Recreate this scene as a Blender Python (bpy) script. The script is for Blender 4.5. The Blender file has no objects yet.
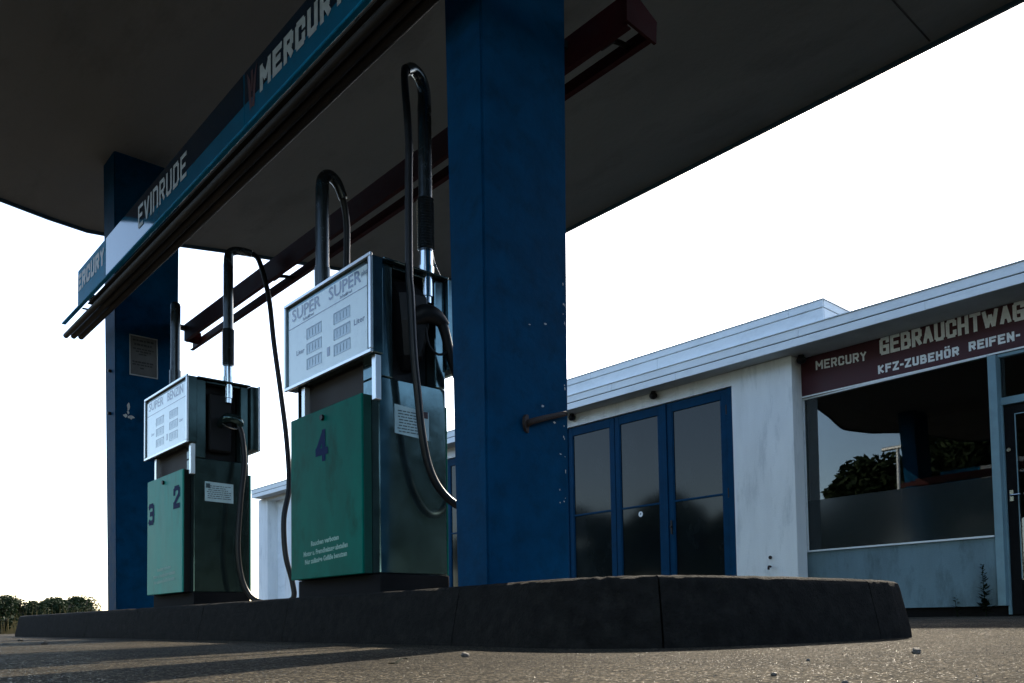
import bpy, bmesh, math, random
from mathutils import Vector, Matrix

random.seed(7)
S = bpy.context.scene
COL = S.collection
PI = math.pi

# ---------------------------------------------------------------- materials
def _n(nt, t, **kw):
    n = nt.nodes.new(t)
    for k, v in kw.items():
        if k in n.inputs: n.inputs[k].default_value = v
        else: setattr(n, k, v)
    return n

def mat(name, base, rough=.5, metal=0., var=.18, scale=5., dirt=None, dirt_amt=.4, dirt_scale=9.,
        bump=0., bscale=60., spec=.5, coat=0., stretch=(1, 1, 1), rvar=.12, transl=0.):
    m = bpy.data.materials.new(name); m.use_nodes = True
    nt = m.node_tree; L = nt.links
    p = nt.nodes['Principled BSDF']
    tc = _n(nt, 'ShaderNodeTexCoord')
    mp = _n(nt, 'ShaderNodeMapping'); mp.inputs['Scale'].default_value = stretch
    L.new(tc.outputs['Object'], mp.inputs['Vector'])
    n1 = _n(nt, 'ShaderNodeTexNoise', Scale=scale, Detail=6., Roughness=.62)
    L.new(mp.outputs[0], n1.inputs['Vector'])
    r1 = _n(nt, 'ShaderNodeMapRange'); r1.inputs['From Min'].default_value = .3; r1.inputs['From Max'].default_value = .7
    r1.inputs['To Min'].default_value = 1 - var; r1.inputs['To Max'].default_value = 1 + var
    L.new(n1.outputs['Fac'], r1.inputs['Value'])
    mul = _n(nt, 'ShaderNodeMix', data_type='RGBA', blend_type='MULTIPLY'); mul.inputs['Factor'].default_value = 1
    mul.inputs['A'].default_value = (*base, 1)
    L.new(r1.outputs[0], mul.inputs['B'])
    out = mul.outputs['Result']
    if dirt:
        n2 = _n(nt, 'ShaderNodeTexNoise', Scale=dirt_scale, Detail=9., Roughness=.7)
        L.new(mp.outputs[0], n2.inputs['Vector'])
        r2 = _n(nt, 'ShaderNodeMapRange'); r2.inputs['From Min'].default_value = .52; r2.inputs['From Max'].default_value = .74
        r2.inputs['To Max'].default_value = dirt_amt
        L.new(n2.outputs['Fac'], r2.inputs['Value'])
        mx = _n(nt, 'ShaderNodeMix', data_type='RGBA'); mx.inputs['B'].default_value = (*dirt, 1)
        L.new(r2.outputs[0], mx.inputs['Factor']); L.new(out, mx.inputs['A']); out = mx.outputs['Result']
    L.new(out, p.inputs['Base Color'])
    r3 = _n(nt, 'ShaderNodeMapRange'); r3.inputs['To Min'].default_value = max(.02, rough - rvar); r3.inputs['To Max'].default_value = min(1, rough + rvar)
    L.new(n1.outputs['Fac'], r3.inputs['Value']); L.new(r3.outputs[0], p.inputs['Roughness'])
    p.inputs['Metallic'].default_value = metal
    p.inputs['Specular IOR Level'].default_value = spec
    p.inputs['Coat Weight'].default_value = coat; p.inputs['Coat Roughness'].default_value = .03
    if bump:
        n3 = _n(nt, 'ShaderNodeTexNoise', Scale=bscale, Detail=8., Roughness=.6)
        L.new(tc.outputs['Object'], n3.inputs['Vector'])
        b = _n(nt, 'ShaderNodeBump', Strength=bump, Distance=.01)
        L.new(n3.outputs['Fac'], b.inputs['Height']); L.new(b.outputs[0], p.inputs['Normal'])
    if transl:
        tr = _n(nt, 'ShaderNodeBsdfTranslucent'); L.new(out, tr.inputs['Color'])
        ms = _n(nt, 'ShaderNodeMixShader'); ms.inputs[0].default_value = transl
        L.new(p.outputs[0], ms.inputs[1]); L.new(tr.outputs[0], ms.inputs[2])
        L.new(ms.outputs[0], nt.nodes['Material Output'].inputs['Surface'])
    return m

def glass(name, tint=(.55, .6, .6), ior=1.75, rough=.0, film=0., filmcol=(.1, .13, .14)):
    m = bpy.data.materials.new(name); m.use_nodes = True
    nt = m.node_tree; L = nt.links; nt.nodes.remove(nt.nodes['Principled BSDF'])
    t = _n(nt, 'ShaderNodeBsdfTransparent'); t.inputs[0].default_value = (*tint, 1)
    g = _n(nt, 'ShaderNodeBsdfGlossy'); g.inputs['Roughness'].default_value = rough
    base = t.outputs[0]
    if film:
        d = _n(nt, 'ShaderNodeBsdfDiffuse'); d.inputs[0].default_value = (*filmcol, 1)
        no = _n(nt, 'ShaderNodeTexNoise', Scale=7., Detail=6.)
        tc = _n(nt, 'ShaderNodeTexCoord'); L.new(tc.outputs['Object'], no.inputs['Vector'])
        mr = _n(nt, 'ShaderNodeMapRange'); mr.inputs['To Min'].default_value = film - .15; mr.inputs['To Max'].default_value = min(1, film + .15)
        L.new(no.outputs['Fac'], mr.inputs['Value'])
        m0 = _n(nt, 'ShaderNodeMixShader'); L.new(mr.outputs[0], m0.inputs[0])
        L.new(t.outputs[0], m0.inputs[1]); L.new(d.outputs[0], m0.inputs[2]); base = m0.outputs[0]
    f = _n(nt, 'ShaderNodeFresnel', IOR=ior)
    ms = _n(nt, 'ShaderNodeMixShader')
    L.new(f.outputs[0], ms.inputs[0]); L.new(base, ms.inputs[1]); L.new(g.outputs[0], ms.inputs[2])
    L.new(ms.outputs[0], nt.nodes['Material Output'].inputs['Surface'])
    return m

def ground_mat():
    m = bpy.data.materials.new('old_asphalt'); m.use_nodes = True
    nt = m.node_tree; L = nt.links; p = nt.nodes['Principled BSDF']
    tc = _n(nt, 'ShaderNodeTexCoord'); v = tc.outputs['Object']
    big = _n(nt, 'ShaderNodeTexNoise', Scale=1.1, Detail=8., Roughness=.65); L.new(v, big.inputs['Vector'])
    vor = _n(nt, 'ShaderNodeTexVoronoi', Scale=210.); L.new(v, vor.inputs['Vector'])
    vor2 = _n(nt, 'ShaderNodeTexVoronoi', Scale=400.); L.new(v, vor2.inputs['Vector'])
    cr = _n(nt, 'ShaderNodeValToRGB'); e = cr.color_ramp.elements
    e[0].position = .0; e[0].color = (.010, .0092, .0072, 1); e[1].position = 1.; e[1].color = (.19, .155, .11, 1)
    e2 = cr.color_ramp.elements.new(.55); e2.color = (.034, .0295, .0215, 1)
    e3 = cr.color_ramp.elements.new(.85); e3.color = (.088, .075, .054, 1)
    sep = _n(nt, 'ShaderNodeSeparateColor'); L.new(vor.outputs['Color'], sep.inputs[0]); L.new(sep.outputs[0], cr.inputs[0])
    mr = _n(nt, 'ShaderNodeMapRange'); mr.inputs['From Min'].default_value = .3; mr.inputs['From Max'].default_value = .7
    mr.inputs['To Min'].default_value = .4; mr.inputs['To Max'].default_value = 1.4; L.new(big.outputs['Fac'], mr.inputs['Value'])
    mul = _n(nt, 'ShaderNodeMix', data_type='RGBA', blend_type='MULTIPLY'); mul.inputs['Factor'].default_value = 1
    L.new(cr.outputs[0], mul.inputs['A']); L.new(mr.outputs[0], mul.inputs['B'])
    L.new(mul.outputs['Result'], p.inputs['Base Color'])
    p.inputs['Roughness'].default_value = .78; p.inputs['Specular IOR Level'].default_value = .14
    sep2 = _n(nt, 'ShaderNodeSeparateColor'); L.new(vor2.outputs['Color'], sep2.inputs[0])
    gl = _n(nt, 'ShaderNodeMapRange'); gl.inputs['From Min'].default_value = .965; gl.inputs['From Max'].default_value = .985   # a few polished stones
    gl.inputs['To Min'].default_value = .95; gl.inputs['To Max'].default_value = .22; L.new(sep2.outputs[1], gl.inputs['Value']); L.new(gl.outputs[0], p.inputs['Roughness'])
    gs = _n(nt, 'ShaderNodeMapRange'); gs.inputs['From Min'].default_value = .965; gs.inputs['From Max'].default_value = .985
    gs.inputs['To Min'].default_value = .04; gs.inputs['To Max'].default_value = .35; L.new(sep2.outputs[1], gs.inputs['Value']); L.new(gs.outputs[0], p.inputs['Specular IOR Level'])
    add = _n(nt, 'ShaderNodeMath', operation='ADD'); L.new(vor.outputs['Distance'], add.inputs[0])
    m2 = _n(nt, 'ShaderNodeMath', operation='MULTIPLY'); m2.inputs[1].default_value = .5
    L.new(vor2.outputs['Distance'], m2.inputs[0]); L.new(m2.outputs[0], add.inputs[1])
    b = _n(nt, 'ShaderNodeBump', Strength=.9, Distance=.003); b.invert = True
    L.new(add.outputs[0], b.inputs['Height'])
    lo = _n(nt, 'ShaderNodeTexNoise', Scale=9., Detail=6., Roughness=.6); L.new(v, lo.inputs['Vector'])
    b2 = _n(nt, 'ShaderNodeBump', Strength=.5, Distance=.02); L.new(lo.outputs['Fac'], b2.inputs['Height']); L.new(b.outputs[0], b2.inputs['Normal'])
    L.new(b2.outputs[0], p.inputs['Normal'])
    return m

def leaf_mat(name, a, b, tr=.3):
    m = bpy.data.materials.new(name); m.use_nodes = True
    nt = m.node_tree; L = nt.links; p = nt.nodes['Principled BSDF']
    g = _n(nt, 'ShaderNodeNewGeometry')
    mx = _n(nt, 'ShaderNodeMix', data_type='RGBA'); mx.inputs['A'].default_value = (*a, 1); mx.inputs['B'].default_value = (*b, 1)
    L.new(g.outputs['Random Per Island'], mx.inputs['Factor']); L.new(mx.outputs['Result'], p.inputs['Base Color'])
    p.inputs['Roughness'].default_value = .7; p.inputs['Specular IOR Level'].default_value = .08
    t = _n(nt, 'ShaderNodeBsdfTranslucent'); L.new(mx.outputs['Result'], t.inputs['Color'])
    ms = _n(nt, 'ShaderNodeMixShader'); ms.inputs[0].default_value = tr
    L.new(p.outputs[0], ms.inputs[1]); L.new(t.outputs[0], ms.inputs[2])
    L.new(ms.outputs[0], nt.nodes['Material Output'].inputs['Surface'])
    return m

M = dict(
    asphalt=ground_mat(),
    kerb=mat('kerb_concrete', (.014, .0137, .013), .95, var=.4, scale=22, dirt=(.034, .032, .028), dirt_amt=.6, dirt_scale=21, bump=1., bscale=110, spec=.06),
    island=mat('island_paving', (.12, .11, .10), .9, var=.25, scale=20, bump=.6, bscale=120),
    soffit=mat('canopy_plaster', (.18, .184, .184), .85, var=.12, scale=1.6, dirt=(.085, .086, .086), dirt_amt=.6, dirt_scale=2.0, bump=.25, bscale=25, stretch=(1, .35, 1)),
    trim=mat('canopy_trim', (.03, .07, .10), .45),
    column=mat('column_blue_paint', (.0006, .040, .100), .55, spec=.03, var=.22, scale=7, dirt=(.002, .016, .034), dirt_amt=.55, dirt_scale=11, bump=.18, bscale=45),
    chip=mat('bare_paint_chip', (.42, .44, .44), .8, var=.3, scale=40),
    rust=mat('rusty_iron', (.018, .010, .008), .75, var=.4, scale=30, dirt=(.03, .010, .008), dirt_amt=.5, dirt_scale=30, bump=.4, bscale=120),
    signblue=mat('sign_blue_matte', (.002, .25, .46), .55, spec=.12, var=.1, scale=4, dirt=(.002, .12, .22), dirt_amt=.35, transl=.2),
    signgloss=mat('sign_blue_gloss', (.0008, .11, .21), .07, spec=.7, var=.1, scale=4, dirt=(.004, .06, .11), dirt_amt=.35, rvar=.04),
    signshade=mat('sign_shade_gloss', (.001, .014, .032), .07, spec=.7, var=.1, rvar=.04),
    signletter=mat('sign_letter_cream', (.38, .42, .42), .5, var=.2, scale=30),
    signred=mat('emblem_dark_red', (.045, .006, .008), .5),
    rail=mat('tarnished_rail', (.030, .026, .023), .65, spec=.2, var=.35, scale=8, dirt=(.09, .065, .045), dirt_amt=.5, stretch=(1, .3, 1)),
    red=mat('red_lamp_housing', (.030, .0035, .0045), .6, spec=.12, var=.25, scale=8, dirt=(.03, .015, .015), dirt_amt=.6),
    white_tube=mat('lamp_end_white', (.55, .58, .6), .4),
    steel=mat('brushed_steel', (.42, .46, .47), .22, 1., var=.12, scale=18, stretch=(1, 1, .15), rvar=.06),
    chrome=mat('chrome', (.62, .66, .68), .12, 1., var=.05, rvar=.04),
    alu=mat('aluminium_frame', (.72, .75, .77), .3, .85, var=.08, rvar=.08),
    pumpside=mat('pump_side_steel', (.105, .17, .185), .12, .9, var=.25, scale=11, dirt=(.03, .04, .04), dirt_amt=.5, dirt_scale=16, rvar=.06, spec=.22),
    pumpside3=mat('pump_side_painted', (.045, .075, .075), .14, .8, var=.25, scale=11, dirt=(.012, .012, .012), dirt_amt=.5, rvar=.06, spec=.2),
    black=mat('black_plastic', (.008, .008, .009), .5, spec=.25, var=.2, scale=30),
    cavity=mat('pump_inner_dark', (.018, .014, .012), .7, var=.3, scale=12),
    rubber=mat('hose_rubber', (.008, .008, .009), .4, var=.2, scale=40, spec=.3),
    jacket=mat('hose_jacket', (.055, .066, .072), .24, .7, var=.2, scale=30),
    green4=mat('green_door_dark', (.0012, .128, .096), .45, spec=.03, var=.2, scale=6, dirt=(.006, .020, .012), dirt_amt=.85, dirt_scale=4.5, stretch=(1, 1, .5)),
    green3=mat('green_door_faded', (.040, .30, .25), .45, spec=.08, var=.15, scale=7, dirt=(.05, .17, .14), dirt_amt=.6, dirt_scale=9, stretch=(1, 1, .25)),
    greenedge=mat('green_door_edge', (.006, .06, .045), .5, var=.25),
    soot=mat('soot_stain', (.014, .020, .016), .6, var=.3, scale=12),
    disp=mat('display_face_white', (.70, .86, .90), .3, var=.06, scale=4, dirt=(.45, .6, .66), dirt_amt=.5, coat=1.),
    dispink=mat('display_blue_ink', (.10, .17, .30), .4, coat=1.),
    dispedge=mat('counter_edge_grey', (.16, .26, .36), .4, coat=1.),
    dispwin=mat('counter_window', (.27, .42, .52), .3, var=.15, scale=40, coat=1.),
    numink=mat('number_navy', (.003, .018, .075), .7, spec=.1),
    smallink=mat('small_print_white', (.24, .44, .38), .6),
    paper=mat('sticker_paper', (.45, .62, .66), .5, var=.12, scale=20),
    paperd=mat('sticker_print', (.05, .09, .11), .6),
    papern=mat('notice_paper', (.07, .07, .07), .6, var=.2, scale=12),
    noticed=mat('notice_print', (.015, .016, .018), .6),
    wall=mat('white_render', (.80, .82, .81), .88, var=.09, scale=3, dirt=(.36, .40, .41), dirt_amt=.55, dirt_scale=7, stretch=(1, 1, .22), bump=.35, bscale=90),
    wallblue=mat('pale_blue_render', (.135, .215, .25), .85, var=.16, scale=3, dirt=(.03, .05, .055), dirt_amt=.65, dirt_scale=5, stretch=(1, 1, .35), bump=.3, bscale=80),
    fascia=mat('fascia_board', (.78, .82, .83), .6, var=.06, scale=5, dirt=(.52, .57, .58), dirt_amt=.5, dirt_scale=8, stretch=(1, .4, 1)),
    groove=mat('fascia_groove', (.06, .07, .08), .8),
    eave=mat('eave_soffit', (.48, .49, .49), .85, var=.15, scale=3),
    doorblue=mat('door_blue_paint', (.0005, .036, .088), .5, spec=.05, var=.15, scale=6, dirt=(.003, .02, .045), dirt_amt=.4),
    dglass=mat('dusty_door_glass', (.006, .009, .010), .07, var=.4, scale=1.1, dirt=(.018, .023, .024), dirt_amt=.8, dirt_scale=2.0, spec=.3, rvar=.04, stretch=(1, 1, .5)),
    maroon=mat('sign_board_maroon', (.058, .008, .014), .55, var=.12, scale=5),
    signwhite=mat('painted_letter_white', (.85, .88, .88), .6, var=.12, scale=25),
    frame=mat('pale_blue_frame', (.17, .29, .34), .45, var=.12, scale=8, dirt=(.2, .27, .3), dirt_amt=.4),
    plinth=mat('dark_plinth', (.010, .010, .011), .85, spec=.1, var=.3),
    glass=glass('shop_glass', ior=1.75),
    frost=glass('frosted_glass', film=.7, ior=1.6, rough=.12, filmcol=(.016, .024, .026)),
    room=mat('shop_interior', (.06, .06, .06), .9),
    roofing=mat('flat_roofing', (.12, .12, .12), .9),
    sticker=mat('round_sticker', (.75, .75, .75), .5), pink=mat('pink_poster', (.6, .10, .38), .5, var=.5, scale=45),
    stone=mat('pebble_stone', (.10, .09, .08), .8, var=.4, scale=60, bump=.5, bscale=150),
    glint=mat('grit_stone', (.065, .056, .042), .4, spec=.4, var=.4, scale=90),
    weed=leaf_mat('weed_leaf', (.006, .012, .006), (.014, .022, .009)),
    leaf=leaf_mat('bush_leaf', (.008, .018, .008), (.022, .036, .014), .1),
    tree=leaf_mat('tree_leaf', (.006, .013, .006), (.016, .026, .010), .08),
    dry=leaf_mat('dry_grass_blade', (.09, .078, .034), (.19, .15, .07), .3),
    bark=mat('bark', (.07, .055, .04), .9, bump=.6, bscale=40),
    galv=mat('galvanised_pole', (.4, .42, .43), .45, .6),
    roofdark=mat('dark_roof_tiles', (.03, .028, .027), .8),
)

# ---------------------------------------------------------------- mesh helpers
class MB:
    def __init__(s): s.bm = bmesh.new()
    def box(s, a, b, bev=0., seg=1):
        t = bmesh.new()
        r = bmesh.ops.create_cube(t, size=1)
        lo = Vector([min(a[i], b[i]) for i in range(3)]); hi = Vector([max(a[i], b[i]) for i in range(3)])
        for v in t.verts: v.co = Vector([lo[i] + (v.co[i] + .5) * (hi[i] - lo[i]) for i in range(3)])
        if bev: bmesh.ops.bevel(t, geom=list(t.edges), offset=bev, segments=seg, affect='EDGES', profile=.6)
        return s._add(t)
    def _add(s, t):
        me = bpy.data.meshes.new('_t'); t.to_mesh(me); t.free(); s.bm.from_mesh(me); bpy.data.meshes.remove(me); return s
    def prism(s, poly, z0, z1, bev=0.):            # poly in XY
        t = bmesh.new()
        bot = [t.verts.new((x, y, z0)) for x, y in poly]; top = [t.verts.new((x, y, z1)) for x, y in poly]
        t.faces.new(bot[::-1]); t.faces.new(top); n = len(poly)
        for i in range(n): t.faces.new((bot[i], bot[(i + 1) % n], top[(i + 1) % n], top[i]))
        bmesh.ops.recalc_face_normals(t, faces=list(t.faces))
        if bev: bmesh.ops.bevel(t, geom=list(t.edges), offset=bev, segments=1, affect='EDGES')
        return s._add(t)
    def loft(s, loops, cap=True):                  # list of point loops
        t = bmesh.new(); rows = [[t.verts.new(p) for p in l] for l in loops]; n = len(rows[0])
        for a, b in zip(rows, rows[1:]):
            for i in range(n): t.faces.new((a[i], a[(i + 1) % n], b[(i + 1) % n], b[i]))
        if cap: t.faces.new(rows[0][::-1]); t.faces.new(rows[-1])
        bmesh.ops.recalc_face_normals(t, faces=list(t.faces))
        return s._add(t)
    def tube(s, pts, r, n=12, smooth=0, cap=True):
        P = [Vector(p) for p in pts]
        if smooth: P = spline(P, smooth)
        R = r if callable(r) else (lambda u: r)
        loops = []; up = None; L = len(P)
        for i, p in enumerate(P):
            d = (P[min(i + 1, L - 1)] - P[max(i - 1, 0)]).normalized()
            if up is None:
                up = Vector((0, 0, 1)) if abs(d.z) < .9 else Vector((1, 0, 0))
            x = up.cross(d)
            if x.length < 1e-6: x = Vector((1, 0, 0)).cross(d)
            x.normalize(); y = d.cross(x); up = y
            rr = R(i / max(1, L - 1))
            loops.append([p + x * rr * math.cos(2 * PI * k / n) + y * rr * math.sin(2 * PI * k / n) for k in range(n)])
        s.loft(loops, cap)
        for f in s.bm.faces:
            pass
        return s
    def quad(s, a, b, c, d):
        v = [s.bm.verts.new(p) for p in (a, b, c, d)]; s.bm.faces.new(v); return s
    def ball(s, c, r, sc=(1, 1, 1), sub=2, jit=0., seed=0):
        t = bmesh.new(); bmesh.ops.create_icosphere(t, subdivisions=sub, radius=r); rn = random.Random(seed)
        for v in t.verts:
            k = 1 + rn.uniform(-jit, jit)
            v.co = Vector((v.co.x * sc[0] * k, v.co.y * sc[1] * k, v.co.z * sc[2] * k)) + Vector(c)
        return s._add(t)

def spline(P, k):
    out = []
    Q = [2 * P[0] - P[1]] + P + [2 * P[-1] - P[-2]]
    for i in range(1, len(Q) - 2):
        p0, p1, p2, p3 = Q[i - 1:i + 3]
        for j in range(k):
            t = j / k
            out.append(.5 * ((2 * p1) + (p2 - p0) * t + (2 * p0 - 5 * p1 + 4 * p2 - p3) * t * t + (3 * p1 - p0 - 3 * p2 + p3) * t ** 3))
    out.append(P[-1]); return out

def link(name, bm, m, parent=None, smooth=False, auto=True):
    """one mesh object; geometry is given in world space, a parent only shifts the origin"""
    me = bpy.data.meshes.new(name); bm = bm.bm if isinstance(bm, MB) else bm
    if parent is not None:
        off = parent.get('_o') or (0, 0, 0)
        off = Vector(off)
        for v in bm.verts: v.co -= off
    bm.to_mesh(me); bm.free()
    me.materials.append(M[m] if isinstance(m, str) else m)
    if smooth:
        for p in me.polygons: p.use_smooth = True
        if auto: me.set_sharp_from_angle(angle=math.radians(38))
    o = bpy.data.objects.new(name, me); COL.objects.link(o)
    if parent is not None:
        o.parent = parent; o['_o'] = parent.get('_o')
    return o

def tag(o, label=None, cat=None, group=None, kind=None):
    if label: o['label'] = label
    if cat: o['category'] = cat
    if group: o['group'] = group
    if kind: o['kind'] = kind
    return o

def thing(name, label, cat, loc, group=None):
    o = bpy.data.objects.new(name, None); COL.objects.link(o); o.location = loc
    o.empty_display_size = .1; o['_o'] = tuple(loc)
    return tag(o, label, cat, group)

def single(name, mb, m, label, cat, loc, group=None, smooth=False):
    """a thing that is one mesh, origin at its base"""
    for v in mb.bm.verts: v.co -= Vector(loc)
    o = link(name, mb, m, None, smooth); o.location = loc
    return tag(o, label, cat, group)

# ---- lettering -------------------------------------------------------------
G = {
 'A': [[(0, 0), (.5, 1), (1, 0)], [(.2, .34), (.8, .34)]],
 'B': [[(0, 0), (0, 1), (.68, 1), (.9, .88), (.9, .64), (.68, .52), (0, .52)], [(.68, .52), (1, .40), (1, .12), (.75, 0), (0, 0)]],
 'C': [[(1, .74), (1, .88), (.8, 1), (.2, 1), (0, .86), (0, .14), (.2, 0), (.8, 0), (1, .12), (1, .26)]],
 'D': [[(0, 0), (0, 1), (.75, 1), (1, .82), (1, .18), (.75, 0), (0, 0)]],
 'E': [[(1, 1), (0, 1), (0, 0), (1, 0)], [(0, .52), (.8, .52)]],
 'F': [[(1, 1), (0, 1), (0, 0)], [(0, .52), (.8, .52)]],
 'G': [[(1, .8), (1, 1), (.2, 1), (0, .86), (0, .14), (.2, 0), (1, 0), (1, .46), (.55, .46)]],
 'H': [[(0, 0), (0, 1)], [(1, 0), (1, 1)], [(0, .5), (1, .5)]],
 'I': [[(.5, 0), (.5, 1)]],
 'K': [[(0, 0), (0, 1)], [(1, 1), (.12, .5), (1, 0)]],
 'M': [[(0, 0), (0, 1), (.5, .35), (1, 1), (1, 0)]],
 'N': [[(0, 0), (0, 1), (1, 0), (1, 1)]],
 'n': [[(0, 0), (0, 1), (.75, 1), (1, .86), (1, 0)]],
 'O': [[(.2, 0), (0, .15), (0, .85), (.2, 1), (.8, 1), (1, .85), (1, .15), (.8, 0), (.2, 0)]],
 'R': [[(0, 0), (0, 1), (.8, 1), (1, .86), (1, .62), (.8, .48), (0, .48)], [(.5, .48), (1, 0)]],
 'T': [[(0, 1), (1, 1)], [(.5, 1), (.5, 0)]],
 'U': [[(0, 1), (0, .15), (.2, 0), (.8, 0), (1, .15), (1, 1)]],
 'V': [[(0, 1), (.5, 0), (1, 1)]],
 'W': [[(0, 1), (.25, 0), (.5, .7), (.75, 0), (1, 1)]],
 'Y': [[(0, 1), (.5, .5), (1, 1)], [(.5, .5), (.5, 0)]],
 'Z': [[(0, 1), (1, 1), (0, 0), (1, 0)]],
 '-': [[(0, .48), (1, .48)]],
 '2': [[(0, .74), (0, .86), (.22, 1), (.78, 1), (1, .86), (1, .62), (0, .1), (0, 0), (1, 0)]],
 '3': [[(0, .9), (.22, 1), (.78, 1), (1, .88), (1, .62), (.78, .52), (.40, .52)], [(.78, .52), (1, .42), (1, .13), (.78, 0), (.22, 0), (0, .1)]],
 '4': [[(.72, 0), (.72, 1), (0, .32), (0, .26), (1, .26)]],
}
G['Ö'] = G['O']
def strokes(mb, text, frame, w, hgt, th, gap, slant=0., widths=None):
    """block letters as thick strokes; frame maps (u right, v up, d out) to world"""
    u = 0.
    for i, ch in enumerate(text):
        k = 0
        if ch == ' ': u += w * .8; continue
        cw = w * {'I': .25, '-': .55, 'M': 1.25, 'W': 1.45}.get(ch, 1.)
        tx = th
        for pl in G[ch]:
            P = [(u + tx / 2 + a * (cw - tx), th / 2 + b * (hgt - th)) for a, b in pl]
            for (x0, y0), (x1, y1) in zip(P, P[1:]):
                dx, dy = x1 - x0, y1 - y0; l = math.hypot(dx, dy)
                if l < 1e-9: continue
                dx /= l; dy /= l; e = th * .5 if (abs(dx) < .01 or abs(dy) < .01) else th * .22
                x0e, y0e, x1e, y1e = x0 - dx * e, y0 - dy * e, x1 + dx * e, y1 + dy * e
                nx, ny = -dy * th / 2, dx * th / 2; d = .0012 + k * .00009; k += 1
                c = [(x0e + nx, y0e + ny), (x1e + nx, y1e + ny), (x1e - nx, y1e - ny), (x0e - nx, y0e - ny)]
                mb.quad(*[frame(a + slant * b, b, d) for a, b in c])
        if ch == 'Ö':
            for a in (.28, .72):
                x = u + a * cw; c = [(x - th * .45, hgt * 1.1), (x + th * .45, hgt * 1.1), (x + th * .45, hgt * 1.1 + th * .8), (x - th * .45, hgt * 1.1 + th * .8)]
                mb.quad(*[frame(p, q, .0014) for p, q in c])
        u += cw + gap
    return u - gap

def type_text(mb, text, frame, size, width=None, bold=0., depth=.0012):
    """built-in font, laid flat on a surface and given a hair of thickness"""
    cu = bpy.data.curves.new('_txt', 'FONT'); cu.body = text; cu.size = size; cu.offset = bold; cu.resolution_u = 2
    ob = bpy.data.objects.new('_txt', cu); COL.objects.link(ob)
    dg = bpy.context.evaluated_depsgraph_get(); dg.update()
    me = bpy.data.meshes.new_from_object(ob.evaluated_get(dg))
    xs = [v.co.x for v in me.vertices] or [0]; x0, x1 = min(xs), max(xs)
    sx = (width / (x1 - x0)) if width and x1 > x0 else 1.
    for v in me.vertices:
        p = frame((v.co.x - x0) * sx, v.co.y, depth); v.co = p
    mb.bm.from_mesh(me)
    COL.objects.unlink(ob); bpy.data.objects.remove(ob); bpy.data.curves.remove(cu); bpy.data.meshes.remove(me)

def face_x(X, Y, Z, tilt=0.):     # on a surface facing -X, reading towards -Y
    return lambda u, v, d: Vector((X - d, Y - u, Z + v + tilt * u))
def face_y(X, Y, Z):     # on a surface facing -Y, reading towards +X
    return lambda u, v, d: Vector((X + u, Y - d, Z + v))

# ---------------------------------------------------------------- setting: ground
mb = MB()
prof = [(-400, 0), (-30, 0), (-6, 0), (-2, 0), (0, 0), (1, 0), (2, 0), (2.9, 0), (3.2, .008), (3.5, .024), (3.8, .034), (4.6, .040), (6, .043), (8.5, .045), (14, .045), (60, .045), (400, .045)]
ys = [-400, -40, -8, -3, 0, 1, 2, 3, 4, 6, 9, 13, 20, 40, 100, 400]
g = [[mb.bm.verts.new((x, y, z)) for y in ys] for x, z in prof]
for i in range(len(prof) - 1):
    for j in range(len(ys) - 1):
        mb.bm.faces.new((g[i][j], g[i + 1][j], g[i + 1][j + 1], g[i][j + 1]))
tag(link('ground', mb, 'asphalt', smooth=True, auto=False), kind='structure')

mb = MB(); rn = random.Random(3)
for i in range(7000):
    Y = .35 + 6 * rn.random() ** 1.6; X = rn.uniform(.1, 3.4)
    if X > 1.56 and Y > 1.05: continue
    s = rn.choice((.0006, .0008, .0008, .001, .0013, .0018))
    z = 0 if X < 2.9 else (X - 2.9) * .03
    a = rn.uniform(0, 6.3)
    p = [Vector((X + s * math.cos(a + k * 2.1), Y + s * math.sin(a + k * 2.1), z - .0003)) for k in range(3)] + [Vector((X + s * .2, Y, z + s * rn.uniform(.7, 1.3)))]
    v = [mb.bm.verts.new(q) for q in p]
    for f in ((0, 1, 3), (1, 2, 3), (2, 0, 3)): mb.bm.faces.new([v[k] for k in f])
tag(link('grit', mb, 'glint'), 'loose pale grit scattered over the asphalt', 'grit', kind='stuff')

# ---------------------------------------------------------------- pump island
KZ = .195
front = [(1.745, 9.0), (1.74, 7.8), (1.735, 6.6), (1.73, 5.5), (1.725, 4.4), (1.715, 3.4), (1.69, 2.14), (1.665, 1.9), (1.64, 1.72), (1.66, 1.53), (1.76, 1.39), (1.93, 1.32), (2.2, 1.262), (2.62, 1.233), (2.78, 1.240), (2.93, 1.27), (3.04, 1.345), (3.11, 1.49), (3.15, 1.9), (3.2, 3.0), (3.2, 4.1), (3.2, 5.2), (3.2, 6.3), (3.2, 7.4), (3.2, 8.5), (3.12, 9.1), (2.9, 9.35), (2.2, 9.4), (1.9, 9.25)]
cx, cy_ = 2.5, 5.0
def offs(k, d):                    # outward offset of the k-th outline point
    a = Vector(front[k - 1]); b = Vector(front[(k + 1) % len(front)]); t = (b - a).normalized()
    return Vector(front[k]) + Vector((-t.y, t.x)) * -d * (1 if True else -1)
isl = thing('pump_island', 'raised island with rounded dark concrete kerb under the petrol pumps', 'pump island', (2.5, 4.5, 0))
inner = [offs(k, -.13) for k in range(len(front))]
mb = MB(); mb.prism([(p.x, p.y) for p in inner][::-1], -.02, KZ - .006)
link('top_slab', mb, 'island', isl)
joint = [0, 1, 2, 3, 4, 5, 6, 10, 13, 17, 18, 19, 20, 21, 22, 23, 24, 26, 28]
def lerp_pts(i0, i1, tr):          # outline stretch trimmed for a mortar joint
    idx = list(range(i0, i1 + 1)); return [k % len(front) for k in idx]
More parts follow.
